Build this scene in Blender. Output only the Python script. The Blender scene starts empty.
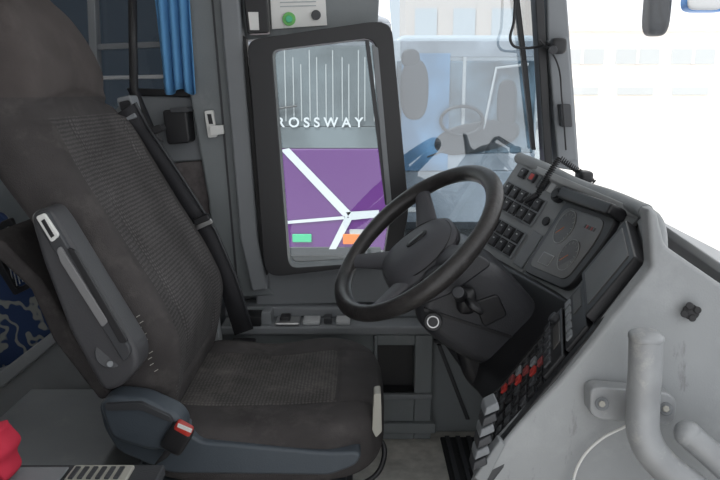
import bpy, bmesh, math, random
from mathutils import Vector, Matrix
random.seed(3)
scene=bpy.context.scene
# ------------------------------------------------------------ helper: image pixels to world points at a chosen depth
CZ=1.18; F=700.0; TH=math.radians(12)
def W(px,py,Y):
    a=(px-360)/F; b=(240-py)/F
    d=Vector((a, math.cos(TH)+b*math.sin(TH), -math.sin(TH)+b*math.cos(TH)))
    t=Y/d.y
    return Vector((0,0,CZ))+d*t
# ------------------------------------------------------------ materials
def mat(name,col,rough=0.5,metal=0.0,noise=0.0,nscale=40,bump=0.0,bscale=200,spec=0.5,emit=0):
    m=bpy.data.materials.new(name); m.use_nodes=True
    nt=m.node_tree; p=nt.nodes['Principled BSDF']
    p.inputs['Base Color'].default_value=(*col,1); p.inputs['Roughness'].default_value=rough
    p.inputs['Metallic'].default_value=metal
    p.inputs['Specular IOR Level'].default_value=spec
    tc=nt.nodes.new('ShaderNodeTexCoord')
    if noise>0:
        n=nt.nodes.new('ShaderNodeTexNoise'); n.inputs['Scale'].default_value=nscale; n.inputs['Detail'].default_value=4
        nt.links.new(tc.outputs['Object'],n.inputs['Vector'])
        r=nt.nodes.new('ShaderNodeValToRGB')
        r.color_ramp.elements[0].position=.3; r.color_ramp.elements[1].position=.7
        r.color_ramp.elements[0].color=(*[c*(1-noise) for c in col],1)
        r.color_ramp.elements[1].color=(*[min(1,c*(1+noise)) for c in col],1)
        nt.links.new(n.outputs['Fac'],r.inputs['Fac']); nt.links.new(r.outputs['Color'],p.inputs['Base Color'])
    if bump>0:
        n=nt.nodes.new('ShaderNodeTexNoise'); n.inputs['Scale'].default_value=bscale; n.inputs['Detail'].default_value=3
        nt.links.new(tc.outputs['Object'],n.inputs['Vector'])
        b=nt.nodes.new('ShaderNodeBump'); b.inputs['Strength'].default_value=bump; b.inputs['Distance'].default_value=.002
        nt.links.new(n.outputs['Fac'],b.inputs['Height']); nt.links.new(b.outputs['Normal'],p.inputs['Normal'])
    return m
def glass(name,col,gl=.08,rough=.02):
    m=bpy.data.materials.new(name); m.use_nodes=True; nt=m.node_tree
    for n in list(nt.nodes):
        if n.type=='BSDF_PRINCIPLED': nt.nodes.remove(n)
    out=[n for n in nt.nodes if n.type=='OUTPUT_MATERIAL'][0]
    t=nt.nodes.new('ShaderNodeBsdfTransparent'); t.inputs['Color'].default_value=(*col,1)
    g=nt.nodes.new('ShaderNodeBsdfGlossy'); g.inputs['Roughness'].default_value=rough
    x=nt.nodes.new('ShaderNodeMixShader'); x.inputs['Fac'].default_value=gl
    nt.links.new(t.outputs[0],x.inputs[1]); nt.links.new(g.outputs[0],x.inputs[2]); nt.links.new(x.outputs[0],out.inputs['Surface'])
    return m
def wear(m,col,amt=1.35,scale=9,lo=.55,hi=.72,stretch=(1,1,1)):
    """lighter worn / scuffed patches mixed over the existing base colour"""
    nt=m.node_tree; p=nt.nodes['Principled BSDF']
    tc=nt.nodes.new('ShaderNodeTexCoord'); mp=nt.nodes.new('ShaderNodeMapping'); mp.inputs['Scale'].default_value=stretch
    nt.links.new(tc.outputs['Object'],mp.inputs['Vector'])
    n=nt.nodes.new('ShaderNodeTexNoise'); n.inputs['Scale'].default_value=scale; n.inputs['Detail'].default_value=8; n.inputs['Roughness'].default_value=.7
    nt.links.new(mp.outputs['Vector'],n.inputs['Vector'])
    mr=nt.nodes.new('ShaderNodeMapRange'); mr.inputs['From Min'].default_value=lo; mr.inputs['From Max'].default_value=hi
    mr.inputs['To Max'].default_value=amt
    nt.links.new(n.outputs['Fac'],mr.inputs['Value'])
    mx=nt.nodes.new('ShaderNodeMix'); mx.data_type='RGBA'
    src=p.inputs['Base Color']
    if src.is_linked: nt.links.new(src.links[0].from_socket,mx.inputs['A'])
    else: mx.inputs['A'].default_value=src.default_value[:]
    mx.inputs['B'].default_value=(*col,1)
    nt.links.new(mr.outputs['Result'],mx.inputs['Factor']); nt.links.new(mx.outputs['Result'],p.inputs['Base Color'])
    return m
def fabric(name,base,dot,axes,scale=120,thr=.30):
    m=mat(name,base,.95,spec=.15); nt=m.node_tree; p=nt.nodes['Principled BSDF']
    tc=nt.nodes.new('ShaderNodeTexCoord'); mp=nt.nodes.new('ShaderNodeMapping'); mp.inputs['Scale'].default_value=axes
    nt.links.new(tc.outputs['Object'],mp.inputs['Vector'])
    v=nt.nodes.new('ShaderNodeTexVoronoi'); v.inputs['Scale'].default_value=scale; v.inputs['Randomness'].default_value=.2
    nt.links.new(mp.outputs['Vector'],v.inputs['Vector'])
    r=nt.nodes.new('ShaderNodeValToRGB'); r.color_ramp.elements[0].position=thr; r.color_ramp.elements[1].position=thr+.2
    r.color_ramp.elements[0].color=(*dot,1); r.color_ramp.elements[1].color=(*base,1)
    nt.links.new(v.outputs['Distance'],r.inputs['Fac'])
    n=nt.nodes.new('ShaderNodeTexNoise'); n.inputs['Scale'].default_value=7; n.inputs['Detail'].default_value=5
    nt.links.new(tc.outputs['Object'],n.inputs['Vector'])
    mr=nt.nodes.new('ShaderNodeMapRange'); mr.inputs['From Min'].default_value=.3; mr.inputs['From Max'].default_value=.7
    mr.inputs['To Min'].default_value=.75; mr.inputs['To Max'].default_value=1.3
    nt.links.new(n.outputs['Fac'],mr.inputs['Value'])
    mx=nt.nodes.new('ShaderNodeMix'); mx.data_type='RGBA'; mx.blend_type='MULTIPLY'; mx.inputs['Factor'].default_value=1
    nt.links.new(r.outputs['Color'],mx.inputs['A']); nt.links.new(mr.outputs['Result'],mx.inputs['B'])
    nt.links.new(mx.outputs['Result'],p.inputs['Base Color'])
    n2=nt.nodes.new('ShaderNodeTexNoise'); n2.inputs['Scale'].default_value=500
    nt.links.new(tc.outputs['Object'],n2.inputs['Vector'])
    b=nt.nodes.new('ShaderNodeBump'); b.inputs['Strength'].default_value=.5; b.inputs['Distance'].default_value=.002
    nt.links.new(n2.outputs['Fac'],b.inputs['Height']); nt.links.new(b.outputs['Normal'],p.inputs['Normal'])
    return m
FB=(.064,.059,.059)
M=dict(
 fab=wear(mat('seat_fabric_plain',FB,.95,noise=.18,nscale=10,bump=.7,bscale=420,spec=.15),(.12,.11,.105),.8,9,.52,.76),
 fabh=wear(mat('headrest_fabric',(.080,.070,.068),.95,noise=.16,nscale=10,bump=.7,bscale=420,spec=.15),(.13,.115,.11),.7,7,.52,.78),
 fabp=wear(fabric('seat_fabric_pattern',(.056,.052,.053),(.108,.103,.101),(0,1,1),125,.24),(.10,.094,.09),.6,9,.55,.78),
 fabc=wear(fabric('seat_fabric_pattern_cushion',(.068,.063,.062),(.115,.108,.103),(1,1,0),125,.24),(.15,.135,.125),.9,10,.50,.74),
 shell=mat('seat_plastic',(.058,.072,.088),.5,bump=.2,bscale=300),
 black=mat('black_plastic',(.013,.013,.015),.45),
 blackr=mat('black_rubber',(.012,.012,.013),.6),
 leather=wear(mat('wheel_leather',(.028,.026,.026),.34,bump=.5,bscale=200),(.055,.05,.05),.8,30,.5,.7),
 hub=mat('hub_plastic',(.075,.075,.085),.5,bump=.2,bscale=300),
 dgrey=mat('dark_grey_plastic',(.043,.045,.050),.5,bump=.2,bscale=300),
 shroud=mat('column_plastic',(.032,.033,.038),.42,bump=.3,bscale=300),
 arm=mat('armrest_plastic',(.055,.055,.060),.5,bump=.2,bscale=300),
 inlay=mat('armrest_inlay',(.20,.20,.205),.45),
 grey=wear(mat('dash_grey',(.25,.262,.27),.55,noise=.06,nscale=6,bump=.3,bscale=350),(.36,.36,.36),.6,14,.55,.75),
 lgrey=mat('light_grey_panel',(.47,.48,.49),.5,noise=.08,nscale=4,bump=.25,bscale=300),
 side=wear(wear(mat('side_panel_grey',(.30,.312,.32),.5,noise=.10,nscale=4,bump=.25,bscale=300),(.46,.47,.48),.6,5,.5,.8),(.16,.16,.16),.6,22,.61,.70,(1,1,.35)),
 mgrey=mat('trim_grey',(.20,.212,.225),.6,noise=.06,nscale=5,bump=.2,bscale=300),
 wall=wear(mat('wall_grey',(.19,.207,.215),.6,noise=.1,nscale=4,bump=.2,bscale=300),(.28,.29,.29),.5,10,.58,.75),
 boxm=wear(mat('box_grey',(.30,.315,.325),.6,noise=.1,nscale=4,bump=.2,bscale=300),(.42,.42,.41),.5,10,.55,.75),
 felt=mat('wall_felt',(.14,.125,.125),.95,noise=.2,nscale=60),
 silver=mat('silver',(.6,.6,.6),.3,.9),
 rail=wear(mat('rail_paint',(.31,.32,.33),.38,.1,noise=.12,nscale=14),(.5,.49,.47),.7,25,.55,.7),
 white=mat('white_plastic',(.72,.72,.70),.5),
 red=mat('red_plastic',(.50,.04,.03),.4),
 dred=mat('faded_red_key',(.26,.05,.05),.5),
 redcloth=mat('red_cloth',(.5,.02,.05),.8),
 orange=mat('orange_lens',(.8,.2,.03),.3),
 green=mat('green_sticker',(.15,.5,.12),.5),
 greenl=mat('green_lamp',(.05,.5,.25),.3),
 purple=mat('purple_paint',(.11,.022,.18),.3),
 busglass=mat('bus_glass',(.12,.145,.16),.12,noise=.45,nscale=1.2),
 streak=mat('bus_reflection_streak',(.36,.39,.41),.4),  # pale colour for painted reflection streaks
 busglass2=mat('bus_glass_blue',(.11,.16,.20),.12,noise=.75,nscale=2.2),  # strong mottling imitates cockpit reflections in the colour
 busglass3=mat('bus_panel_blue',(.13,.26,.42),.3,noise=.35,nscale=2),
 buswhite=mat('bus_white',(.62,.66,.70),.3),
 busblue=mat('bus_greyblue',(.30,.33,.37),.35,noise=.3,nscale=2),
 busdark=mat('bus_dark',(.03,.034,.04),.4),
 blue=mat('curtain_blue',(.10,.28,.52),.85,bump=.3),
 bluep=mat('blue_paint',(.05,.2,.5),.4),
 asphalt=mat('lot_concrete',(.72,.70,.68),.9,noise=.06,nscale=.5),
 bwall=mat('building_white',(.78,.75,.72),.8),
 bbrick=mat('building_beige',(.72,.62,.56),.8),
 bwin=mat('building_window',(.42,.45,.47),.4),
 bwinl=mat('building_window_pale',(.60,.62,.64),.4),
 bdoor=mat('building_door',(.62,.60,.56),.6),
 floor=wear(mat('floor_vinyl',(.52,.50,.46),.75,noise=.2,nscale=30),(.65,.62,.57),.6,20,.5,.7),
 screen=mat('lcd_glass',(.075,.07,.066),.30,noise=.2,nscale=12,spec=.35),
 lcdm=mat('lcd_marking',(.26,.26,.25),.3),
 dial=mat('dial_face',(.045,.043,.042),.35,spec=.35),
 beige=mat('beige_plastic',(.38,.37,.33),.5),
 paper=mat('paper',(.8,.8,.78),.8),
 belt=mat('belt_webbing',(.026,.026,.030),.8,bump=.4,bscale=400),
 glass=glass('side_glass',(.82,.86,.87),.05),
 glassq=glass('quarter_glass',(.68,.74,.78),.17),
 glassw=glass('windshield_glass',(.97,.98,.98),.03),
 glassr=glass('rear_glass_tint',(.13,.15,.17),.08),
)
def moquette():
    m=mat('blue_moquette',(.05,.1,.25),.95); nt=m.node_tree; p=nt.nodes['Principled BSDF']
    tc=nt.nodes.new('ShaderNodeTexCoord')
    v=nt.nodes.new('ShaderNodeTexWave'); v.wave_type='RINGS'; v.inputs['Scale'].default_value=7; v.inputs['Distortion'].default_value=14; v.inputs['Detail'].default_value=2; v.inputs['Detail Scale'].default_value=1.5
    nt.links.new(tc.outputs['Object'],v.inputs['Vector'])
    r=nt.nodes.new('ShaderNodeValToRGB'); e=r.color_ramp.elements
    e[0].color=(.025,.05,.13,1); e[0].position=.80; e[1].color=(.28,.29,.27,1); e[1].position=.93
    nt.links.new(v.outputs['Color'],r.inputs['Fac']); nt.links.new(r.outputs['Color'],p.inputs['Base Color'])
    return m
M['moq']=moquette()
# ------------------------------------------------------------ mesh helpers
GROUP=None
def finish(name,me,m,smooth=False,bevel=0,seg=2):
    if isinstance(m,str): m=M[m]
    o=bpy.data.objects.new(name,me); scene.collection.objects.link(o)
    if m: me.materials.append(m)
    if smooth:
        for p in me.polygons: p.use_smooth=True
    if bevel>0:
        b=o.modifiers.new('bevel','BEVEL'); b.width=bevel; b.segments=seg; b.limit_method='ANGLE'; b.angle_limit=math.radians(35)
        for p in me.polygons: p.use_smooth=True
        wn=o.modifiers.new('wn','WEIGHTED_NORMAL'); wn.keep_sharp=True
    if GROUP is not None: GROUP.append(o)
    return o
def begin():
    global GROUP; GROUP=[]
def end(name):
    global GROUP
    bpy.context.view_layer.update()
    pts=[o.matrix_world@Vector(c) for o in GROUP for c in o.bound_box]
    c=Vector((sum(p.x for p in pts)/len(pts),sum(p.y for p in pts)/len(pts),min(p.z for p in pts)))
    e=bpy.data.objects.new(name,None); e.empty_display_size=.05; e.location=c; scene.collection.objects.link(e)
    inv=Matrix.Translation(c).inverted()
    for o in GROUP:
        o.parent=e; o.matrix_parent_inverse=inv
    GROUP=None
    return e
def mesh(name,vs,fs):
    bm=bmesh.new(); bv=[bm.verts.new(v) for v in vs]
    for f in fs:
        try: bm.faces.new([bv[i] for i in f])
        except ValueError: pass
    bmesh.ops.recalc_face_normals(bm,faces=bm.faces)
    me=bpy.data.meshes.new(name); bm.to_mesh(me); bm.free(); return me
def box(name,lo,hi,m,bevel=.003,seg=2):
    x0,y0,z0=lo; x1,y1,z1=hi
    vs=[(x0,y0,z0),(x1,y0,z0),(x1,y1,z0),(x0,y1,z0),(x0,y0,z1),(x1,y0,z1),(x1,y1,z1),(x0,y1,z1)]
    fs=[(0,1,2,3),(4,5,6,7),(0,1,5,4),(1,2,6,5),(2,3,7,6),(3,0,4,7)]
    return finish(name,mesh(name,vs,fs),m,bevel=bevel,seg=seg)
def prism(name,pts,off,m,bevel=.003,seg=2):
    n=len(pts); off=Vector(off)
    vs=[Vector(p) for p in pts]+[Vector(p)+off for p in pts]
    fs=[tuple(range(n)),tuple(range(n,2*n))]+[(i,(i+1)%n,n+(i+1)%n,n+i) for i in range(n)]
    return finish(name,mesh(name,vs,fs),m,bevel=bevel,seg=seg)
def slab(name,pp,Y0,Y1,m,bevel=.004,seg=2):
    return prism(name,[W(x,y,Y0) for x,y in pp],(0,Y1-Y0,0),m,bevel,seg)
def ringframe(name,outer,inner,Y0,Y1,m,bevel=.004):
    n=len(outer)
    A=[W(x,y,Y0) for x,y in outer]; B=[W(x,y,Y0) for x,y in inner]
    o=Vector((0,Y1-Y0,0)); vs=A+B+[p+o for p in A]+[p+o for p in B]
    fs=[]
    for i in range(n):
        j=(i+1)%n
        fs+=[(i,j,n+j,n+i),(2*n+i,2*n+j,3*n+j,3*n+i),(i,j,2*n+j,2*n+i),(n+i,n+j,3*n+j,3*n+i)]
    return finish(name,mesh(name,vs,fs),m,bevel=bevel)
def rounded(pp,r=8,n=4):
    out=[]; N=len(pp)
    for i in range(N):
        p=Vector(pp[i]); a=Vector(pp[i-1]); b=Vector(pp[(i+1)%N])
        da=(a-p); db=(b-p); ra=min(r,da.length*.45); rb=min(r,db.length*.45)
        s=p+da.normalized()*ra; e=p+db.normalized()*rb
        for k in range(n+1):
            t=k/n; q=s*(1-t)**2+p*2*t*(1-t)+e*t*t; out.append((q.x,q.y))
    return out
def tube(name,pts,r,m,res=6,smoothc=True,cap=True):
    cu=bpy.data.curves.new(name,'CURVE'); cu.dimensions='3D'; cu.bevel_depth=r; cu.bevel_resolution=res; cu.use_fill_caps=cap
    cu.resolution_u=12
    if smoothc:
        s=cu.splines.new('BEZIER'); s.bezier_points.add(len(pts)-1)
        for i,p in enumerate(pts):
            bp=s.bezier_points[i]; bp.co=p; bp.handle_left_type=bp.handle_right_type='AUTO'
    else:
        s=cu.splines.new('POLY'); s.points.add(len(pts)-1)
        for i,p in enumerate(pts): s.points[i].co=(*p,1)
    o=bpy.data.objects.new(name,cu); scene.collection.objects.link(o); cu.materials.append(M[m] if isinstance(m,str) else m)
    if GROUP is not None: GROUP.append(o)
    return o
def cyl(name,a,b,r0,m,r1=None,n=32,bevel=.0015,smooth=True):
    a=Vector(a); b=Vector(b); r1=r0 if r1 is None else r1
    d=(b-a).normalized(); u=d.orthogonal().normalized(); v=d.cross(u)
    vs=[]
    for c,r in((a,r0),(b,r1)):
        for i in range(n):
            t=2*math.pi*i/n; vs.append(c+u*math.cos(t)*r+v*math.sin(t)*r)
    fs=[tuple(range(n)),tuple(range(n,2*n))]+[(i,(i+1)%n,n+(i+1)%n,n+i) for i in range(n)]
    return finish(name,mesh(name,vs,fs),m,bevel=bevel)
def loft(name,rings,m,smooth=True,cap=True):
    n=len(rings[0]); vs=[p for r in rings for p in r]; fs=[]
    for k in range(len(rings)-1):
        for i in range(n):
            j=(i+1)%n; fs.append((k*n+i,k*n+j,(k+1)*n+j,(k+1)*n+i))
    if cap: fs+=[tuple(range(n)),tuple(range((len(rings)-1)*n,len(rings)*n))]
    return finish(name,mesh(name,vs,fs),m,smooth=smooth)
def pad(name,c,h,m,p=5,div=20,frame=None,deform=None):
    bm=bmesh.new(); bmesh.ops.create_cube(bm,size=2)
    bmesh.ops.subdivide_edges(bm,edges=bm.edges[:],cuts=div,use_grid_fill=True)
    for v in bm.verts:
        q=v.co; L=(abs(q.x)**p+abs(q.y)**p+abs(q.z)**p)**(1/p)
        u=q/L
        w=Vector((u.x*h[0],u.y*h[1],u.z*h[2]))
        if deform: w=deform(u,w)
        if frame: w=frame@w
        v.co=w+Vector(c)
    bmesh.ops.recalc_face_normals(bm,faces=bm.faces)
    me=bpy.data.meshes.new(name); bm.to_mesh(me); bm.free()
    return finish(name,me,m,smooth=True)
def ribbon(name,pts,wv,m,th=.002):
    vs=[];fs=[]
    for i,p in enumerate(pts):
        w=Vector(wv[i] if isinstance(wv,list) else wv)/2; vs+=[Vector(p)-w,Vector(p)+w]
    for i in range(len(pts)-1): fs.append((2*i,2*i+1,2*i+3,2*i+2))
    o=finish(name,mesh(name,vs,fs),m,smooth=True); s=o.modifiers.new('s','SOLIDIFY'); s.thickness=th; s.offset=0
    return o
class Patch:
    def __init__(s,TL,TR,BR,BL,n_hint=(-1,0,.5)):
        s.c=[Vector(p) for p in(TL,TR,BR,BL)]
        n=(s.c[1]-s.c[0]).cross(s.c[3]-s.c[0]).normalized()
        if n.dot(Vector(n_hint))<0: n=-n
        s.n=n
    def p(s,u,v,o=0):
        a,b,c,d=s.c
        return a*(1-u)*(1-v)+b*u*(1-v)+c*u*v+d*(1-u)*v+s.n*o
    def face(s,name,m,th=.02,bevel=.006): 
        return prism(name,[s.p(0,0),s.p(1,0),s.p(1,1),s.p(0,1)],-s.n*th,m,bevel,3)
    def block(s,name,u0,v0,u1,v1,h,m,off=0,bevel=.0015):
        return prism(name,[s.p(u0,v0,off),s.p(u1,v0,off),s.p(u1,v1,off),s.p(u0,v1,off)],s.n*h,m,bevel)
    def poly(s,name,uv,h,m,off=0,bevel=.0015):
        return prism(name,[s.p(u,v,off) for u,v in uv],s.n*h,m,bevel)
    def disc(s,name,u,v,r,h,m,off=0):
        return cyl(name,s.p(u,v,off),s.p(u,v,off+h),r,m)
# ============================================================ OUTDOORS
box('ground_lot',(-60,3.0,-1.12),(90,120,-1.0),'asphalt',0)
def bus(name,x0,x1,Y,ztop,zg,lower,glassm,upper,text=None):
    begin()
    prism('body',[(x0,Y,zg+.28),(x1,Y,zg+.28),(x1,Y,ztop-.05),(x1-.15,Y,ztop),(x0+.15,Y,ztop),(x0,Y,ztop-.05)],(0,10,0),upper,.06,3)
    zs=.51 if text else .05
    box('lower_front',(x0+.02,Y-.05,zg+.25),(x1-.02,Y+.02,zs),lower,.03)
    box('windscreen',(x0+.05,Y-.03,zs+.25),(x1-.05,Y+.02,ztop-.35),glassm,.02)
    box('dest_display',(x0+.1,Y-.035,ztop-.3),(x1-.1,Y+.02,ztop-.08),'busdark' if text else 'busblue',.01)
    box('belt_line',(x0+.02,Y-.045,zs+.0),(x1-.02,Y+.02,zs+.25),glassm if text else lower,.01)
    box('bumper_skirt',(x0+.1,Y-.06,zg+.18),(x1-.1,Y+.1,zg+.30),'busdark',.02)
    for sx,xc in(('a',x0+.35),('b',x1-.32)):
        box('headlamp_'+sx,(xc-.17,Y-.07,zg+.44),(xc+.05,Y-.04,zg+.52),'silver',.01)
    for xs in(x0+.05,x1-.35):
        for yy in(Y+1.5,Y+7.5):
            cyl('wheel',(xs,yy,zg+.48),(xs+.3,yy,zg+.48),.48,'blackr')
    tube('wiper',[(x0+.5,Y-.06,zs+.2),(x0+1.2,Y-.06,zs+.45),(x0+1.5,Y-.06,zs+.5)],.012,'busdark',2)
    if text:
        def strip(nm,pts): prism(nm,[W(x,y,Y-.055) for x,y in pts],(0,-.01,0),'buswhite',0)
        strip('stripe_1',[(281,150),(289,148),(351,212),(346,219)])
        strip('stripe_2',[(346,212),(379,210),(379,217),(350,220)])
        strip('stripe_3',[(345,217),(352,219),(336,249),(329,249)])
        strip('stripe_4',[(285,221),(345,216),(345,219),(285,224)])
        box('fog_lamp',(W(293,240,Y).x,Y-.08,W(300,241,Y).z),(W(312,240,Y).x,Y-.05,W(300,233,Y).z),'greenl',.01)
        box('turn_lamp',(W(343,240,Y).x,Y-.08,W(300,243,Y).z),(W(360,240,Y).x,Y-.05,W(300,233,Y).z),'orange',.01)
        box('pillar_right',(x1-.10,Y-.06,zs),(x1,Y+.02,ztop-.1),'busblue',.01)
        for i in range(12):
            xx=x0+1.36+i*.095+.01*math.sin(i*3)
            box('reflection_streak',(xx,Y-.036,zs+.32),(xx+.014,Y-.03,ztop-.40-.08*(i%3)),'streak',0)  # thin strips imitating reflections in the driver window
        cu=bpy.data.curves.new('lettering','FONT'); cu.body=text; cu.size=.16; cu.align_x='RIGHT'; cu.space_character=1.6; cu.extrude=.006; cu.offset=.003
        t=bpy.data.objects.new('lettering',cu); scene.collection.objects.link(t); cu.materials.append(M['buswhite'])
        q=W(363,127,Y-.06); t.location=(q.x,Y-.055,q.z); t.rotation_euler=(math.pi/2,0,0); GROUP.append(t)
    else:
        box('mid_post',(x0+.98,Y-.05,zs+.25),(x0+1.03,Y,ztop-.3),'lgrey',.01)
        box('blue_panel',(x0+.12,Y-.06,zs+.0),(x0+.80,Y-.04,ztop-.25),'busglass3',.01)
        pad('cab_seat',(x0+.30,Y-.06,zs+1.15),(.20,.03,.42),'busdark',2.6,8)  # from here: silhouettes modelled in place of cockpit reflections in the quarter glass
        pad('reflected_seat_head',(x0+.24,Y-.06,zs+1.58),(.13,.03,.13),'busdark',2.4,8)
        pad('reflected_dash',(x0+1.2,Y-.05,zs+.48),(.62,.03,.22),'busdark',2.4,8,None,lambda u,w: w+Vector((0,0,.10*u.x)))
        pad('reflected_seat_b',(x0+1.62,Y-.05,zs+.95),(.14,.03,.34),'busdark',3,8)
        tube('reflected_wheel',[Vector((x0+.98+.30*math.cos(a),Y-.10,zs+.72+.20*math.sin(a))) for a in [2*math.pi*k/16 for k in range(17)]],.024,'busdark',3)
        tube('reflected_frame',[(x0+1.3,Y-.06,zs+.6),(x0+1.45,Y-.06,ztop-.45),(x0+1.9,Y-.06,ztop-.40)],.02,'lgrey',3,False)
    end(name)
bus('parked_bus',-2.25,.36,8.5,2.05,-1.0,'purple','busglass','busblue','CROSSWAY')
bus('parked_bus',.47,2.55,10.2,1.95,-1.0,'busblue','busglass2','buswhite')
begin()
box('main_block',(9,60,-1),(45,72,6.2),'bwall',0)
box('roof_trim',(8.8,59.8,6.0),(45.2,60.1,6.4),'bdoor',0)
for i in range(7):
    x=12+i*4.6
    box('window_band',(x,59.85,3.4),(x+3.6,60,4.6),'bwin',0)
    box('mullion',(x+1.7,59.8,3.4),(x+1.9,60,4.6),'bwall',0)
    box('garage_door',(x,59.85,-1),(x+3.6,60,2.2),'bdoor',0)
    box('door_glazing',(x+.3,59.8,.9),(x+3.3,59.9,1.5),'bwin',0)
end('depot_building')
begin()
box('main_block',(2.5,40,-1),(9.5,46,14),'bbrick',0)
for i in range(3):
    for j in range(4): box('window',(3.0+i*2.1,39.9,1+j*3),(4.2+i*2.1,40,2.6+j*3),'bwinl',0)
end('apartment_building')
# ============================================================ BUS SHELL
box('floor',(-2.6,-.2,.06),(.62,2.25,.12),'floor',0)
box('bus_underfloor',(-2.6,-.2,-.7),(.5,2.25,.05),'mgrey',.0)
box('shade_ceiling',(-2.6,-.35,1.98),(.7,2.3,2.03),'white',0)  # unseen roof, added to shield the cab from the sun
box('wall_rear',(-2.66,-.2,.06),(-2.6,2.25,1.98),'mgrey',0)
box('shade_wall_right',(-2.6,-.25,.06),(-.75,-.2,1.98),'mgrey',0)  # unseen near-side wall, added to block light and darken the left
begin()
x=W(440,450,2.0).x
box('mat_base',(x,1.5,.121),(.44,2.0,.13),'blackr',.002)
for i in range(6):
    xx=x+.012+i*.033
    box('rib',(xx,1.5,.131),(xx+.014,1.99,.139),'dgrey',0)
end('floor_mat')
begin()
box('lower_wall',(-2.6,2.18,.06),(.62,2.25,.57),'mgrey',0)
slab('rear_panel',[(-40,120),(100,128),(132,90),(205,96),(222,300),(-40,300)],2.16,2.22,'wall')
slab('panel_upper',rounded([(133,94),(203,98),(206,160),(150,164),(135,130)],6),2.14,2.165,'mgrey',.006)
slab('felt_panel',rounded([(145,166),(206,160),(212,226),(155,226)],5),2.145,2.165,'felt',.004)
box('upper_rail',(-2.6,2.17,1.70),(.60,2.25,1.98),'mgrey',0)
slab('under_window',[(256,272),(480,260),(482,300),(256,306)],2.11,2.18,'mgrey',.006,3)
end('wall_left')
begin()
slab('pillar_core',[(168,-60),(236,-60),(262,276),(276,296),(216,300),(208,200),(190,100)],2.105,2.2,'wall',.01,3)
slab('pillar_trim',[(214,-60),(234,-60),(258,240),(268,290),(252,292),(240,240)],2.06,2.12,'mgrey',.008,3)
slab('pillar_groove',[(206,-60),(208,-60),(238,285),(236,285)],2.10,2.108,'dgrey',0)
slab('latch_plate',rounded([(204,111),(213,110),(217,137),(208,138)],2),2.085,2.10,'white',.002)
slab('latch_tab',[(209,126),(223,125),(224,134),(210,136)],2.075,2.09,'white',.002)
slab('latch_hole',[(207,114),(211,114),(213,124),(209,124)],2.083,2.087,'black',0)
end('door_pillar')
begin()
slab('glass',[(-160,-60),(186,-60),(192,93),(133,90),(100,128),(-160,124)],2.19,2.195,'glassr',0)
slab('seal_bottom',[(126,88),(194,90),(195,97),(130,96)],2.13,2.17,'black',.003)
slab('divider',[(84,-60),(92,-60),(100,126),(92,126)],2.14,2.18,'mgrey',.003)
slab('slat',[(94,44),(190,40),(190,46),(94,50)],2.15,2.17,'mgrey',.002)
slab('slat_2',[(94,76),(190,74),(190,78),(94,80)],2.15,2.17,'lgrey',.002)
end('window_1')
begin()
out=rounded([(247,40),(378,21),(392,26),(409,212),(404,236),(398,262),(273,277),(264,268)],12,4)
inn=rounded([(272,50),(368,38),(376,44),(392,205),(384,258),(380,262),(293,268),(288,262)],7,4)
ringframe('frame',out,inn,2.03,2.10,'black',.006)
slab('glass',inn,2.07,2.075,'glass',0)
slab('inner_strip',[(365,40),(369,40),(389,205),(385,205)],2.025,2.04,'dgrey',.001)
slab('sliding_edge',[(372,44),(378,48),(392,205),(387,207)],2.02,2.05,'mgrey',.001)
end('window_2')
begin()
slab('glass',[(384,-60),(540,-60),(553,160),(520,180),(480,262),(400,262),(408,212)],2.17,2.175,'glassq',0)
slab('bottom_seal',[(395,262),(480,262),(480,272),(395,276)],2.10,2.15,'black',.004)
slab('mid_bar',[(232,-60),(382,-60),(378,23),(234,42)],2.14,2.18,'wall',.004)
slab('left_seal',[(236,30),(246,38),(268,275),(262,276)],2.08,2.12,'blackr',.003)
end('window_3')
begin()
slab('pillar_core',[(546,-60),(563,-60),(575,100),(580,172),(556,168),(548,80)],2.10,2.22,'mgrey',.008,3)
slab('pillar_cover',rounded([(548,40),(568,36),(578,160),(558,162)],3),2.07,2.11,'mgrey',.006,3)
slab('window_seal',[(532,-60),(541,-60),(553,166),(545,166)],2.08,2.14,'black',.003)
slab('outer_seal',[(507,-60),(513,-60),(527,60),(522,60)],2.14,2.16,'black',.002)
slab('outer_seal_low',[(522,60),(527,60),(536,150),(532,150)],2.14,2.16,'dgrey',.002)
pad('clamp',W(558,46,2.04),(.022,.02,.022),'black',4,6)
cyl('clamp_knob',W(553,50,2.04),W(553,50,2.0),.012,'dgrey')
slab('hook_plate',rounded([(560,104),(571,104),(573,127),(562,127)],2),2.04,2.08,'dgrey',.003)
tube('cable',[W(516,-30,2.08),W(514,20,2.08),W(512,44,2.08),W(525,48,2.08),W(541,46,2.06),W(552,44,2.04)],.004,'black',3)
tube('cable_2',[W(540,40,2.05),W(556,60,2.05),W(562,100,2.03),W(566,150,2.05)],.0025,'black',3)
end('windshield_pillar')
begin()
slab('holder_body',rounded([(242,-20),(266,-20),(269,33),(247,34)],3),2.07,2.12,'black',.004)
slab('holder_label',[(248,12),(258,12),(259,30),(250,30)],2.065,2.07,'white',0)
end('hook_holder')
begin()
slab('sheet',[(269,-25),(324,-25),(327,25),(272,29)],2.125,2.13,'paper',0)
cyl('emblem_green',W(289,19,2.124),W(289,19,2.118),.019,'green')
cyl('emblem_dark',W(316,15,2.124),W(316,15,2.118),.014,'busdark')
cyl('emblem_inner',W(289,19,2.117),W(289,19,2.114),.010,'greenl')
for i in range(3): slab('text_line',[(280,-2+i*4),(316,-3+i*4),(316,-2+i*4),(280,-1+i*4)],2.123,2.125,'bwin',0)
end('window_sticker')
begin()
slab('cup_body',rounded([(162,110),(186,109),(190,143),(167,145)],4),2.06,2.14,'black',.006,3)
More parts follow.
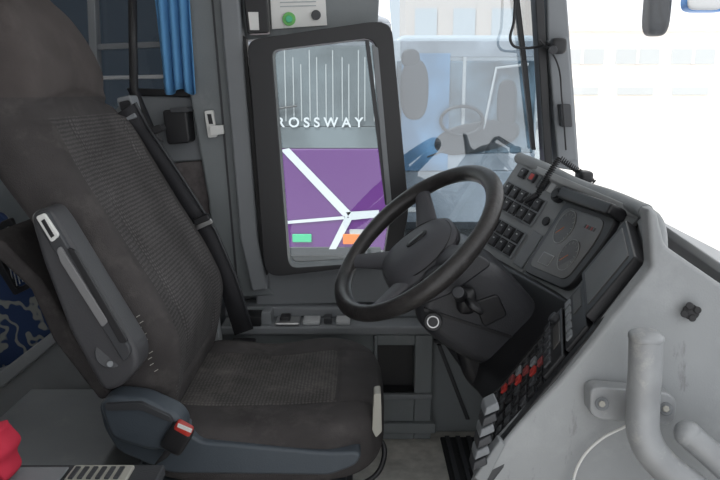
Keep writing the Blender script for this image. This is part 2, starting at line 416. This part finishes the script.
slab('cup_lip',rounded([(169,108),(187,107),(190,112),(171,113)],2),2.05,2.14,'dgrey',.003)
end('ticket_holder')
vs=[];fs=[];nx=50;nz=14
for j in range(nz+1):
    for i in range(nx+1):
        u=i/nx; v=j/nz
        x0=148+v*16; x1=186+v*11
        p=W(x0+(x1-x0)*u,-60+152*v+3*math.sin(u*9),2.08)
        p.y+=.014*math.sin(u*22+v*1.5)*(0.6+.4*v); vs.append(p)
for j in range(nz):
    for i in range(nx):
        a=j*(nx+1)+i; fs.append((a,a+1,a+nx+2,a+nx+1))
begin()
o=finish('cloth',mesh('cloth',vs,fs),'blue',smooth=True); s=o.modifiers.new('s','SOLIDIFY'); s.thickness=.003
tube('curtain_rod',[W(70,-55,2.08),W(215,-62,2.08)],.008,'silver',4,False)
end('curtain')
def wsx(t):
    return W(572,80,2.16).x+.02+.30*math.sin(t*math.pi/2)
vs=[];fs=[]; n=16
for i in range(n+1):
    t=i/n; y=2.2-2.35*t
    vs+=[Vector((wsx(t)+.04,y,.80)),Vector((wsx(t)-.06,y,1.95))]
for i in range(n): fs.append((2*i,2*i+1,2*i+3,2*i+2))
begin()
finish('glass',mesh('g',vs,fs),'glassw',smooth=True)
tube('lower_seal',[(wsx(i/8)+.04,2.2-2.35*i/8,.80) for i in range(9)],.010,'lgrey',3)
tube('upper_seal',[(wsx(i/8)-.06,2.2-2.35*i/8,1.95) for i in range(9)],.02,'blackr',3)
end('windshield')
begin()
prism('front_skin',[(wsx(i/8)+.05,2.22-2.35*i/8,.78) for i in range(9)]+[(wsx(i/8)-.01,2.22-2.35*i/8,.78) for i in range(8,-1,-1)],(0,0,-1.4),'buswhite',0)
end('front_panel')
begin()
pad('housing',W(657,6,2.5),(.040,.04,.10),'dgrey',4,8)
tube('arm',[W(655,-20,2.5),W(640,-90,2.4),W(600,-130,2.25)],.012,'black',4)
pad('housing_upper',W(706,-6,2.5),(.075,.04,.06),'bluep',5,8)
pad('mirror_face',W(706,-4,2.455),(.06,.008,.045),'lgrey',5,6)
tube('arm_2',[W(700,-30,2.5),W(660,-90,2.4),W(600,-130,2.25)],.012,'black',4)
end('side_mirror')
# ============================================================ SIDE CONSOLE (sill)
begin()
zs=.49; xa=-.42
xb=.40
box('console_top',(xa,2.0,zs-.03),(xb,2.17,zs),'mgrey',.008,3)
box('console_ledge',(xa,2.08,zs),(xb,2.17,zs+.035),'mgrey',.008,3)
xl=W(374,400,2.0).x; xr=W(432,400,2.0).x; xm=W(414,400,2.0).x
box('console_front',(xa,2.03,.12),(xl,2.17,zs-.03),'wall',.004)
zt=W(400,346,2.0).z; zb=W(400,394,2.0).z
box('bin_top',(xl,2.004,zt),(xm,2.17,zs-.03),'wall',.003)
box('bin_bottom',(xl+.01,2.002,.12),(xm,2.17,zb),'wall',.003)
box('bin_left',(xl,2.0,.12),(xl+.01,2.17,zs-.03),'wall',.003)
box('bin_right',(xm,2.0,.12),(xr,2.17,zs-.03),'wall',.006)
box('bin_back',(xl+.01,2.06,zb),(xm,2.165,zt),'black',.0)
box('bin_floor',(xl+.01,2.01,zb),(xm,2.06,zb+.003),'black',.0)
box('bin_lip',(xl,1.985,zb-.012),(xr,2.0,zb+.004),'mgrey',.003)
slab('bin_tray',[(380,424),(436,424),(436,434),(380,434)],1.98,2.0,'wall',.004)
box('console_side',(xr,2.05,.12),(xb+.2,2.17,zs-.03),'wall',.004)
slab('groove',[(437,345),(441,345),(470,420),(466,420)],2.04,2.06,'dgrey',.002)
slab('groove_2',[(434,340),(480,350),(480,353),(434,343)],2.035,2.05,'dgrey',.002)
for nm,x0,x1,y0,y1,h,m in[('switch_pod',243,262,2.0,2.07,.03,'black'),('lever_cup',262,272,2.01,2.07,.04,'mgrey'),
    ('switch_plate',276,300,2.0,2.07,.010,'silver'),('switch_black',280,290,2.02,2.06,.022,'black'),('air_vent',303,320,2.01,2.07,.012,'lgrey'),
    ('sill_knob',324,332,2.02,2.06,.02,'dgrey'),('sill_strip',232,242,2.0,2.07,.02,'white'),('sill_tray',336,350,2.01,2.07,.012,'lgrey')]:
    box(nm,(W(x0,300,2.04).x,y0,zs),(W(x1,300,2.04).x,y1,zs+h),m,.003)
end('side_console')
# ============================================================ DRIVER SEAT
begin()
keys=[(.44,-.43,1.40,1.79,.11),(.50,-.405,1.36,1.83,.13),(.58,-.385,1.335,1.85,.14),(.68,-.372,1.32,1.87,.15),(.78,-.415,1.315,1.87,.155),(.90,-.485,1.315,1.87,.155),
 (1.03,-.553,1.31,1.865,.17),(1.10,-.583,1.31,1.845,.18),(1.145,-.60,1.32,1.785,.175),(1.175,-.612,1.335,1.745,.165),(1.21,-.605,1.33,1.765,.18),(1.27,-.625,1.33,1.755,.175),(1.33,-.655,1.35,1.73,.15),(1.375,-.685,1.39,1.68,.11),(1.40,-.715,1.45,1.60,.05)]
def interp(z):
    for a,b in zip(keys,keys[1:]):
        if z<=b[0]:
            t=(z-a[0])/(b[0]-a[0]); t=max(0,min(1,t)); return [a[i]*(1-t)+b[i]*t for i in range(5)]
    return list(keys[-1])
def sp(c,e): return math.copysign(abs(c)**e,c)
def ring(z):
    k=[0]*5; sm=.010 if 1.12<z<1.24 else .015
    for d in(-2*sm,-sm,0,sm,2*sm):
        q=interp(min(max(z+d,.44),1.40)); k=[a+b/5 for a,b in zip(k,q)]
    if z<.455 or z>1.385: k=interp(z)
    _,xf,yn,yf,t=k; yc=(yn+yf)/2; w=(yf-yn)/2; pts=[]
    N=96
    for i in range(N):
        a=2*math.pi*i/N
        cy=sp(math.cos(a),.55); cx=sp(math.sin(a),.55)
        y=yc+w*cy; x=xf-t/2+t/2*cx
        if cx>0:
            bol=.03*max(0,(abs(cy)-.5)/.5)**1.2 if z<1.12 else .012*max(0,(abs(cy)-.5)/.5)
            bol-= .05*max(0,(abs(cy)-.85)/.15)**2
            seam=-.008*math.exp(-((abs(y-1.597)-.15)/.005)**2) if z<1.13 else 0
            seam-=.012*math.exp(-((z-1.178+.03*abs(cy))/.007)**2)
            x+=(bol+seam)*min(1,cx*1.4)
        pts.append(Vector((x,y,z-.0)))
    return pts
zz=[.44+i*(1.40-.44)/170 for i in range(171)]
rings=[ring(z) for z in zz]
o=loft('backrest',rings,'fab'); o.data.materials.append(M['fabp']); o.data.materials.append(M['fabh'])
for p in o.data.polygons:
    c=p.center
    if .50<c.z<1.13 and 1.37<c.y<1.80 and p.normal.x>.2: p.material_index=1
    elif c.z>1.17: p.material_index=2
slab('back_shell',[(-20,250),(0,262),(30,290),(52,340),(100,402),(112,396),(70,330),(40,280),(0,240),(-20,236)],1.345,1.80,'fab',.01,3)
def cdef(u,w):
    if u.z>0:
        b=abs(u.y)
        w.z+= .016*max(0,(b-.45)/.55)*(1-max(0,(b-.9)/.1)*.5) - .014*math.exp(-((u.x+.1)/.5)**2)
        w.z-= .006*math.exp(-((abs(w.y)-.155)/.005)**2)
        w.z-= .006*math.exp(-((w.x-.16)/.005)**2)*(1 if abs(w.y)<.155 else 0)
        w.z+= .010*max(0,u.x-.2)
        w.z+= .003*math.sin(w.x*23+w.y*9)*math.sin(w.y*17+1)
    w.x-= .022*abs(u.y)**3*max(0,u.x)
    return w
o=pad('cushion',(-.215,1.60,.432),(.272,.280,.078),'fab',4.5,64,None,cdef); o.data.materials.append(M['fabc'])
for p in o.data.polygons:
    c=p.center
    if abs(c.y-1.60)<.153 and p.normal.z>.3 and c.x<-.055: p.material_index=1
slab('seat_pan',rounded([(98,404),(112,396),(140,398),(170,420),(200,442),(330,453),(356,452),(362,456),(356,466),(330,476),(170,474),(118,452),(104,430)],8,4),1.312,1.37,'shell',.010,3)
box('pan_under',(-.50,1.36,.31),(-.03,1.84,.36),'shell',.01)
slab('recliner_joint',rounded([(112,392),(150,372),(176,392),(170,424),(124,424)],10),1.36,1.82,'fab',.012,3)
slab('side_cover',rounded([(98,404),(112,396),(142,399),(176,414),(186,428),(176,450),(150,452),(110,440)],8,4),1.27,1.33,'shell',.012,3)
slab('side_cover_lip',rounded([(104,404),(140,403),(170,417),(174,424),(140,410),(106,411)],3,3),1.262,1.275,'dgrey',.003)
box('pedestal',(-.42,1.42,.12),(-.10,1.78,.31),'black',.02)
box('pedestal_foot',(-.48,1.38,.12),(-.02,1.82,.15),'dgrey',.01)
for i in range(4): box('bellows',(-.44+.005*i,1.40,.17+.033*i),(-.08,1.80,.19+.033*i),'blackr',.008)
bk=W(182,432,1.27)
fr=Matrix.Rotation(math.radians(32),3,'Y')
pad('buckle_body',bk+Vector((-.01,0,-.012)),(.024,.014,.030),'black',6,8,fr)
pad('buckle_button',bk+Vector((.006,-.006,.012)),(.018,.012,.008),'red',6,6,fr)
slab('buckle_label',[(178,424),(192,430),(191,433),(177,427)],1.252,1.256,'white',0)
ribbon('buckle_strap',[W(172,446,1.285),W(160,462,1.29)],(.03,0,.02),'belt')
slab('adjust_lever',rounded([(374,394),(381,393),(382,432),(376,438),(372,430)],2),1.38,1.42,'beige',.004)
tube('slide_bar',[W(360,440,1.5),W(380,440,1.48),W(383,462,1.45),W(366,482,1.42),W(340,484,1.40)],.006,'black',4)
slab('armrest_body',rounded([(28,214),(46,207),(58,222),(138,352),(139,370),(118,390),(102,392),(68,330),(42,262)],10,5),1.225,1.30,'arm',.012,4)
slab('armrest_cap',rounded([(32,216),(45,210),(132,352),(124,364),(58,258)],6,4),1.217,1.235,'dgrey',.005,3)
slab('armrest_inlay',rounded([(56,250),(60,246),(108,322),(102,328),(60,262)],3),1.212,1.222,'inlay',.003)
slab('armrest_slot_long',rounded([(66,248),(74,250),(128,342),(120,344)],3),1.214,1.222,'black',.002)
slab('armrest_label',rounded([(35,217),(44,213),(59,236),(51,243)],3),1.212,1.222,'white',.002)
slab('armrest_slot',[(41,221),(44,219),(54,236),(51,238)],1.210,1.214,'black',0)
cyl('armrest_pivot',W(112,352,1.23),W(112,352,1.34),.03,'dgrey')
cyl('pivot_screw',W(110,364,1.214),W(110,364,1.23),.006,'mgrey')
for i in range(10):
    a=W(139+i*1.8,316+i*6,1.31)
    a.x+=.004*math.sin(i*2.3)
    tube('tear_stitch',[a+Vector((-.003,-.008,0)),a+Vector((.004,-.006,.004))],.0008,'beige',1)
slab('belt_guide',rounded([(116,98),(130,95),(136,118),(122,122)],3),1.78,1.84,'mgrey',.003)
slab('belt_guide_slot',rounded([(119,102),(129,100),(131,108),(121,111)],2),1.775,1.78,'black',0)
end('driver_seat')
begin()
sp_=[W(127,108,1.76),W(140,132,1.84),W(163,165,1.895),W(186,200,1.90),W(208,235,1.90),W(228,280,1.90),W(244,332,1.90)]
ribbon('shoulder_strap',sp_,[(.050,.0,.028)]*4+[(.054,0,.02)]*3,'belt',.003)
ribbon('strap_edge',[p+Vector((.022,-.003,.012)) for p in sp_],[(.006,.0,.003)]*7,'dgrey',.002)
ribbon('upper_strap',[W(132,-50,2.06),W(133,40,2.04),W(134,90,2.0),W(150,128,1.95),W(158,140,1.93)],[(.022,.01,0)]*3+[(.03,0,-.01)]*2,'black')
slab('strap_loop',rounded([(148,128),(160,124),(163,130),(151,136)],2),1.86,1.90,'black',.002)
slab('tongue_plate',rounded([(190,226),(210,218),(213,223),(193,232)],2),1.875,1.885,'silver',.001)
slab('tongue_grip',rounded([(192,220),(207,214),(210,220),(195,226)],2),1.865,1.89,'black',.003)
box('anchor',(W(240,330,1.92).x-.03,1.88,.12),(W(240,330,1.92).x+.04,1.96,.47),'black',.006)
end('seat_belt')
# ============================================================ AREA BEHIND DRIVER
begin()
pad('cushion',(-1.20,1.55,.50),(.24,.24,.07),'moq',5,14)
pad('backrest',(-1.46,1.55,.80),(.06,.24,.34),'moq',5,14)
box('leg_a',(-1.35,1.4,.12),(-1.3,1.45,.45),'dgrey',.005); box('leg_b',(-1.1,1.4,.12),(-1.05,1.45,.45),'dgrey',.005)
end('passenger_seat')
begin()
slab('blue_panel',[(-60,200),(0,214),(44,262),(60,330),(0,378),(-60,420)],1.95,1.98,'moq',.004)
slab('partition_rail',[(-60,394),(0,372),(70,318),(74,328),(4,386),(-60,412)],1.86,1.92,'boxm',.006)
slab('lower_panel',[(-60,412),(4,386),(74,328),(130,330),(215,300),(235,478),(-60,478)],1.93,1.97,'boxm',.004)
ringframe('net_frame',rounded([(0,222),(10,218),(36,285),(14,296),(-8,262)],3),rounded([(3,228),(10,226),(30,282),(16,289),(0,260)],3),1.84,1.86,'black',.002)
for i in range(7): tube('net_cord',[W(0+i*3,228+i*6,1.85),W(14+i*2.4,232+i*7.5,1.85)],.0014,'bwin',1,False)
for i in range(5): tube('net_cord',[W(2+i*3,228+i*3,1.85),W(14+i*3,288-i*2,1.85)],.0014,'bwin',1,False)
end('partition')
begin()
box('box_body',(-.90,1.1,.12),(-.58,1.80,.36),'boxm',.012,3)
box('box_lid',(-.91,1.09,.36),(-.57,1.81,.375),'boxm',.005)
end('equipment_box')
begin()
zt=.580
box('cabinet',(-.85,.86,.12),(W(150,476,1.0).x,1.045,zt-.02),'dgrey',.006)
box('cabinet_top',(-.85,.86,zt-.02),(W(150,476,1.0).x+.01,1.05,zt),'dgrey',.004)
box('tray_panel',(-.80,.88,zt),(W(60,476,1.0).x,1.035,zt+.004),'mgrey',.002)
box('coin_tray',(W(66,476,1.0).x,.88,zt),(W(128,476,1.0).x,1.035,zt+.008),'beige',.003)
for i in range(6):
    for j in range(3): box('coin_slot',(W(70+i*9,476,1.0).x,.89+j*.05,zt+.008),(W(75+i*9,476,1.0).x,.925+j*.05,zt+.011),'dgrey',.001)
end('fare_tray')
begin()
bp=W(3,442,1.0)
pad('bag',(bp.x-.005,1.0,zt+.050),(.020,.03,.047),'redcloth',3,14,None,lambda u,w: w+Vector((.004*math.sin(u.z*7),.003*math.sin(u.x*9),0)))
end('red_bag')
# ============================================================ DASHBOARD
begin()
A=Patch(W(520,158,1.97),W(578,186,1.72),W(520,277,1.74),W(464,243,1.97))
B=Patch(W(578,186,1.72),W(645,212,1.40),W(575,305,1.42),W(520,277,1.74))
C=Patch(W(645,216,1.40),W(660,262,1.15),W(480,476,1.12),W(490,404,1.38))
D=Patch(W(464,243,1.97),W(575,305,1.42),W(488,408,1.38),W(440,340,1.97))
for nm,P,m in(('panel_switches',A,'grey'),('panel_cluster',B,'grey'),('panel_wing',C,'dgrey'),('panel_knee',D,'black')):
    P.face(nm,m,.025,.006)
tube('top_edge',[W(519,158,1.98),W(548,170,1.85),W(578,185,1.72),W(612,197,1.56),W(646,212,1.38)],.016,'grey',6)
tube('corner_edge',[W(646,212,1.38),W(657,225,1.27),W(660,262,1.15)],.014,'grey',6)
tl=W(520,158,1.98); tr=W(646,212,1.38)
prism('top_deck',[tl,tr,tr+Vector((.10,-.25,-.09)),Vector((.84,1.10,.80)),Vector((.76,1.6,.80)),Vector((.62,2.0,.80)),tl+Vector((.12,.10,-.15))],(0,0,-.02),'lgrey',.004)
box('firewall',(.46,1.2,.12),(.50,2.05,.62),'blackr',.004)
def rocker(P,u,v,du,dv,m='black'):
    P.block('rocker_bezel',u-du/2,v-dv/2,u+du/2,v+dv/2,.004,m,bevel=.001)
    P.block('rocker_cap',u-du*.36,v-dv*.38,u+du*.36,v+dv*.38,.009,'dgrey' if m=='black' else m,bevel=.0015)
    P.block('rocker_icon',u-du*.10,v-dv*.22,u+du*.10,v-dv*.12,.0095,'lgrey',bevel=0)
A.block('switch_tray_a',.06,.245,.76,.54,.002,'mgrey'); A.block('switch_tray_b',.06,.605,.76,.90,.002,'mgrey')
for r,(v,cnt) in enumerate([(.32,5),(.46,5),(.68,5),(.82,5)]):
    for i in range(cnt): rocker(A,.13+i*.135,v,.115,.125)
rocker(A,.20,.12,.11,.10,'black'); rocker(A,.56,.12,.13,.13,'black')
A.block('hazard_switch',.34,.07,.43,.16,.010,'dgrey'); A.block('hazard_face',.355,.085,.415,.145,.011,'red')
A.disc('light_knob',.88,.16,.018,.018,'black'); A.disc('knob_cap',.88,.16,.012,.024,'dgrey')
A.block('small_label',.66,.05,.74,.17,.003,'lgrey'); A.disc('socket',.90,.42,.012,.006,'black')
A.block('side_plate',.82,.55,.97,.92,.004,'mgrey')
B.poly('cluster_bezel',rounded([(.06,.13),(.84,.11),(.90,.40),(.88,.92),(.07,.94)],.12,6),.016,'black',bevel=.004)
B.poly('cluster_glass',rounded([(.13,.22),(.76,.20),(.81,.42),(.79,.84),(.135,.86)],.10,6),.0175,'screen',bevel=.001)
B.poly('hood_ridge',[(.05,.07),(.85,.05),(.87,.16),(.06,.18)],.045,'black',bevel=.006)
for u,v,r in((.30,.40,.042),(.60,.62,.038)):
    c=B.p(u,v,.0180); ex=(B.p(1,.5)-B.p(0,.5)).normalized(); ey=ex.cross(B.n)
    B.disc('gauge_face',u,v,r,.0179,'dial')
    tube('gauge_ring',[c+(ex*math.cos(a)+ey*math.sin(a))*r for a in [2*math.pi*k/32 for k in range(33)]],.0010,'lcdm',1)
    for k in range(12):
        a=math.pi*(.75+1.5*k/11); d=ex*math.cos(a)+ey*math.sin(a); tube('tick',[c+d*r*.74,c+d*r*.90],.0006,'lcdm',1,False)
    tube('needle',[c,c+(ex*-.6+ey*.5)*r],.0009,'orange',1,False)
B.block('centre_display',.24,.68,.44,.80,.0185,'lcdm')
B.block('display_dark',.255,.69,.425,.79,.019,'screen',bevel=0)
for i in range(5): B.block('warning_lamp',.55+.035*i,.30,.57+.035*i,.335,.0185,'dred' if i%2 else 'dial',bevel=0)
C.block('wing_border',.0,.0,1.0,.035,.008,'grey',bevel=.003)
C.block('wing_rim_near',.90,.0,1.0,1.0,.012,'black',bevel=.004)
C.block('wing_rim_far',.0,.0,.05,.98,.010,'black',bevel=.003)
C.block('monitor_body',.06,.05,.88,.33,.030,'black',bevel=.004)
C.block('monitor_screen',.16,.075,.78,.305,.032,'screen',bevel=.001)
C.block('tacho_body',.06,.35,.88,.47,.018,'black',bevel=.003)
C.block('tacho_display',.14,.365,.50,.41,.020,'screen',bevel=.001)
for i in range(5): C.block('tacho_key',.14+.14*i,.425,.24+.14*i,.455,.022,'mgrey')
C.block('radio_body',.06,.485,.88,.60,.018,'black',bevel=.003)
C.block('radio_display',.30,.495,.66,.535,.020,'screen')
for i in range(6): C.block('radio_key',.12+.12*i,.55,.20+.12*i,.585,.022,'dgrey')
C.disc('radio_knob',.18,.52,.011,.03,'dgrey')
rnd=['dgrey','dred','black','dgrey','mgrey','dgrey','black','dgrey','black','dgrey','black','red','black']
k=0
for r in range(7):
    for i in range(5):
        v=.635+r*.048; u=.10+i*.155
        C.block('push_key_base',u,v-.018,u+.13,v+.022,.006,'black')
        C.block('push_key',u+.02,v-.014,u+.11,v+.016,.012,rnd[(k*7+r)%13]); k+=1
side=[(648,208),(658,212),(666,246),(730,290),(800,330),(800,560),(455,560),(474,490),(486,462),(520,424),(560,382),(600,334),(652,268)]
slab('side_panel',side,1.12,1.16,'side',.010,3)
slab('side_base_trim',[(474,478),(500,440),(506,446),(484,488)],1.105,1.13,'grey',.004)
for i in range(6):
    a=[(486+i*2-2*i*2.2,408+i*11),(498-2.4*i,402+i*11),(500-2.4*i,410+i*11),(484-2.4*i,417+i*11)]
    slab('edge_key',a,1.10,1.14,'dgrey' if i%2 else 'mgrey',.003)
cyl('lock_bush',W(691,312,1.12),W(691,312,1.105),.013,'black')
for k in range(4):
    d=Vector((math.cos(k*math.pi/2+.3),0,math.sin(k*math.pi/2+.3)))*.011
    cyl('lock_lobe',W(691,312,1.108)+d,W(691,312,1.10)+d,.006,'black')
tube('panel_cable',[W(570,495,1.10),W(580,462,1.10),W(600,440,1.10),W(626,426,1.09)],.0025,'white',3)
end('dashboard')
pts=[]
path=[W(600,186,1.75),W(584,174,1.78),W(568,164,1.80),W(556,182,1.80),W(546,200,1.80),W(534,206,1.81)]
L=520
for i in range(L):
    t=i/(L-1)*(len(path)-1); a=min(int(t),len(path)-2); f=t-a
    p=path[a].lerp(path[a+1],f); ph=i*.6
    tang=(path[a+1]-path[a]).normalized(); u=tang.orthogonal().normalized(); v=tang.cross(u)
    off=Vector((-.02,-.045,.012))*min(1,max(0,(t-1.2)))
    pts.append(p+u*.007*math.cos(ph)+v*.007*math.sin(ph)+B.n*.018+off)
begin()
tube('coil_cord',pts,.0018,'black',2,False)
pad('microphone',W(584,176,1.77),(.018,.03,.014),'black',4,8)
end('radio_microphone')
# ============================================================ STEERING WHEEL
begin()
cen=W(415,240,1.60)
e1=Vector((.76,.0,.65)).normalized(); nn=Vector((-.60,-.24,.76)); nn=(nn-e1*nn.dot(e1)).normalized(); e2=nn.cross(e1)
R=.219
def wp(a,r,h=0): return cen+e1*math.cos(a)*r+e2*math.sin(a)*r+nn*h
rings=[]
NN=96
for i in range(NN):
    a=2*math.pi*i/NN; rr=.0195+.0012*math.cos(a*4)
    rings.append([wp(a,R+rr*math.cos(b),rr*1.05*math.sin(b)) for b in [2*math.pi*j/20 for j in range(20)]])
rings.append(rings[0])
loft('rim',rings,'leather',cap=False)
for ang in (68,-68,140,-140):
    a=math.radians(ang); rs=[]
    for k in range(9):
        t=k/8; r=.06+(R-.06)*t; h=-.040+.040*t**1.5; w=.036-.016*t+.010*(t>.9); th=.012
        c=wp(a,r,h); tv=(-e1*math.sin(a)+e2*math.cos(a))
        rs.append([c+tv*w*math.cos(b)+nn*th*math.sin(b) for b in [2*math.pi*j/14 for j in range(14)]])
    loft('spoke',rs,'hub')
fr=Matrix((e1,e2,nn)).transposed()
def hubd(u,w):
    if u.z>0: w.z-=.012*(u.x**2+u.y**2)
    w.y*=1+.15*(-u.x)
    return w
pad('hub_pad',cen-nn*.030-e1*.012,(.105,.098,.030),'hub',3.2,16,fr,hubd)
pad('hub_badge',cen+nn*.001+e1*.005,(.030,.012,.003),'black',3,6,fr)
pad('badge_bar',cen+nn*.004+e1*.005,(.022,.003,.002),'mgrey',3,6,fr)
tube('hub_seam',[cen-nn*.022-e1*.012+e1*.098*math.cos(a)+e2*.098*math.sin(a) for a in [2*math.pi*j/24 for j in range(25)]],.0015,'black',1)
cyl('boss',cen-nn*.05,cen-nn*.12,.07,'black',.085)
slab('column_shroud',rounded([(416,300),(438,274),(470,258),(500,266),(538,304),(550,332),(542,354),(504,376),(470,364),(440,347),(416,324)],14,5),1.50,1.72,'shroud',.035,5)
slab('column_lower',rounded([(452,340),(510,312),(550,344),(532,398),(500,414),(466,384)],12,4),1.53,1.72,'black',.03,4)
slab('shroud_collar',rounded([(424,276),(470,250),(494,264),(452,294),(422,306)],8,4),1.48,1.70,'shroud',.02,4)
slab('shroud_split',[(424,308),(540,345),(540,348),(424,311)],1.497,1.505,'black',0)
slab('shroud_recess',rounded([(474,302),(498,294),(508,316),(484,328)],5),1.494,1.51,'black',.004)
cyl('ignition_ring',W(434,321,1.53),W(433,322,1.478),.020,'black')
cyl('ignition_face',W(433,322,1.48),W(433,322,1.474),.014,'silver')
cyl('ignition_core',W(433,322,1.475),W(433,322,1.470),.011,'black')
pad('stalk_base',W(466,300,1.48),(.022,.025,.03),'black',3,8)
cyl('stalk_knob',W(461,296,1.46),W(458,292,1.41),.015,'black',.013)
cyl('stalk_knob_ring',W(458.5,293,1.412),W(458,292,1.405),.0125,'dgrey')
pad('stalk_lever',W(474,306,1.44),(.022,.03,.008),'black',3,8,Matrix.Rotation(.6,3,'Y'))
tube('stalk_far',[W(440,270,1.72),W(425,258,1.80),W(415,252,1.86)],.007,'black')
end('steering_wheel')
begin()
for y in(1.55,1.72):
    prism('pedal_plate',[(.30,y,.13),(.30,y+.08,.13),(.39,y+.08,.27),(.39,y,.27)],(.012,0,-.006),'blackr',.003)
    tube('pedal_arm',[(.36,y+.04,.22),(.45,y+.04,.26)],.008,'silver',3,False)
end('pedals')
# ============================================================ HANDRAIL
begin()
rp=W
tube('rail',[rp(646,336,1.03),rp(645,370,1.03),rp(643,405,1.03),rp(645,438,1.02),rp(662,464,1.01),rp(690,486,1.0),rp(730,520,.99)],.0255,'rail',10)
pad('rail_cap',rp(646,337,1.03),(.0258,.0258,.012),'rail',2.4,10)
tube('rail_lower',[rp(688,434,1.03),rp(706,450,1.02),rp(730,472,1.01),rp(760,498,1.0)],.021,'rail',10)
pad('rail_lower_cap',rp(688,434,1.03),(.021,.021,.021),'rail',2.2,8)
slab('flange',rounded([(590,390),(598,387),(668,393),(677,400),(676,420),(668,426),(598,420),(590,414)],6),1.085,1.118,'rail',.004,3)
for x,y in((602,404),(666,409)):
    cyl('bolt_washer',rp(x,y,1.085),rp(x,y,1.078),.011,'mgrey'); cyl('bolt_head',rp(x,y,1.079),rp(x,y,1.07),.006,'beige',n=6)
cyl('standoff',rp(643,408,1.03),rp(640,408,1.09),.02,'rail')
end('handrail')
# ============================================================ LIGHT / CAMERA
w=bpy.data.worlds.new('World'); scene.world=w; w.use_nodes=True
bg=w.node_tree.nodes['Background']; bg.inputs['Color'].default_value=(.96,.975,1,1); bg.inputs['Strength'].default_value=1.45
s=bpy.data.lights.new('sun','SUN'); s.energy=5.0; s.angle=.1; s.color=(1,.96,.9)
so=bpy.data.objects.new('sun',s); scene.collection.objects.link(so)
d=Vector((.35,.45,-1)).normalized(); so.rotation_euler=d.to_track_quat('-Z','Y').to_euler(); so.location=(-3,-3,8)
cam=bpy.data.cameras.new('camera'); co=bpy.data.objects.new('camera',cam); scene.collection.objects.link(co)
cam.sensor_width=36; cam.lens=35; co.location=(0,0,CZ); co.rotation_euler=(math.radians(90)-TH,0,0); cam.clip_start=.05; cam.clip_end=500
scene.camera=co
scene.view_settings.view_transform='Standard'
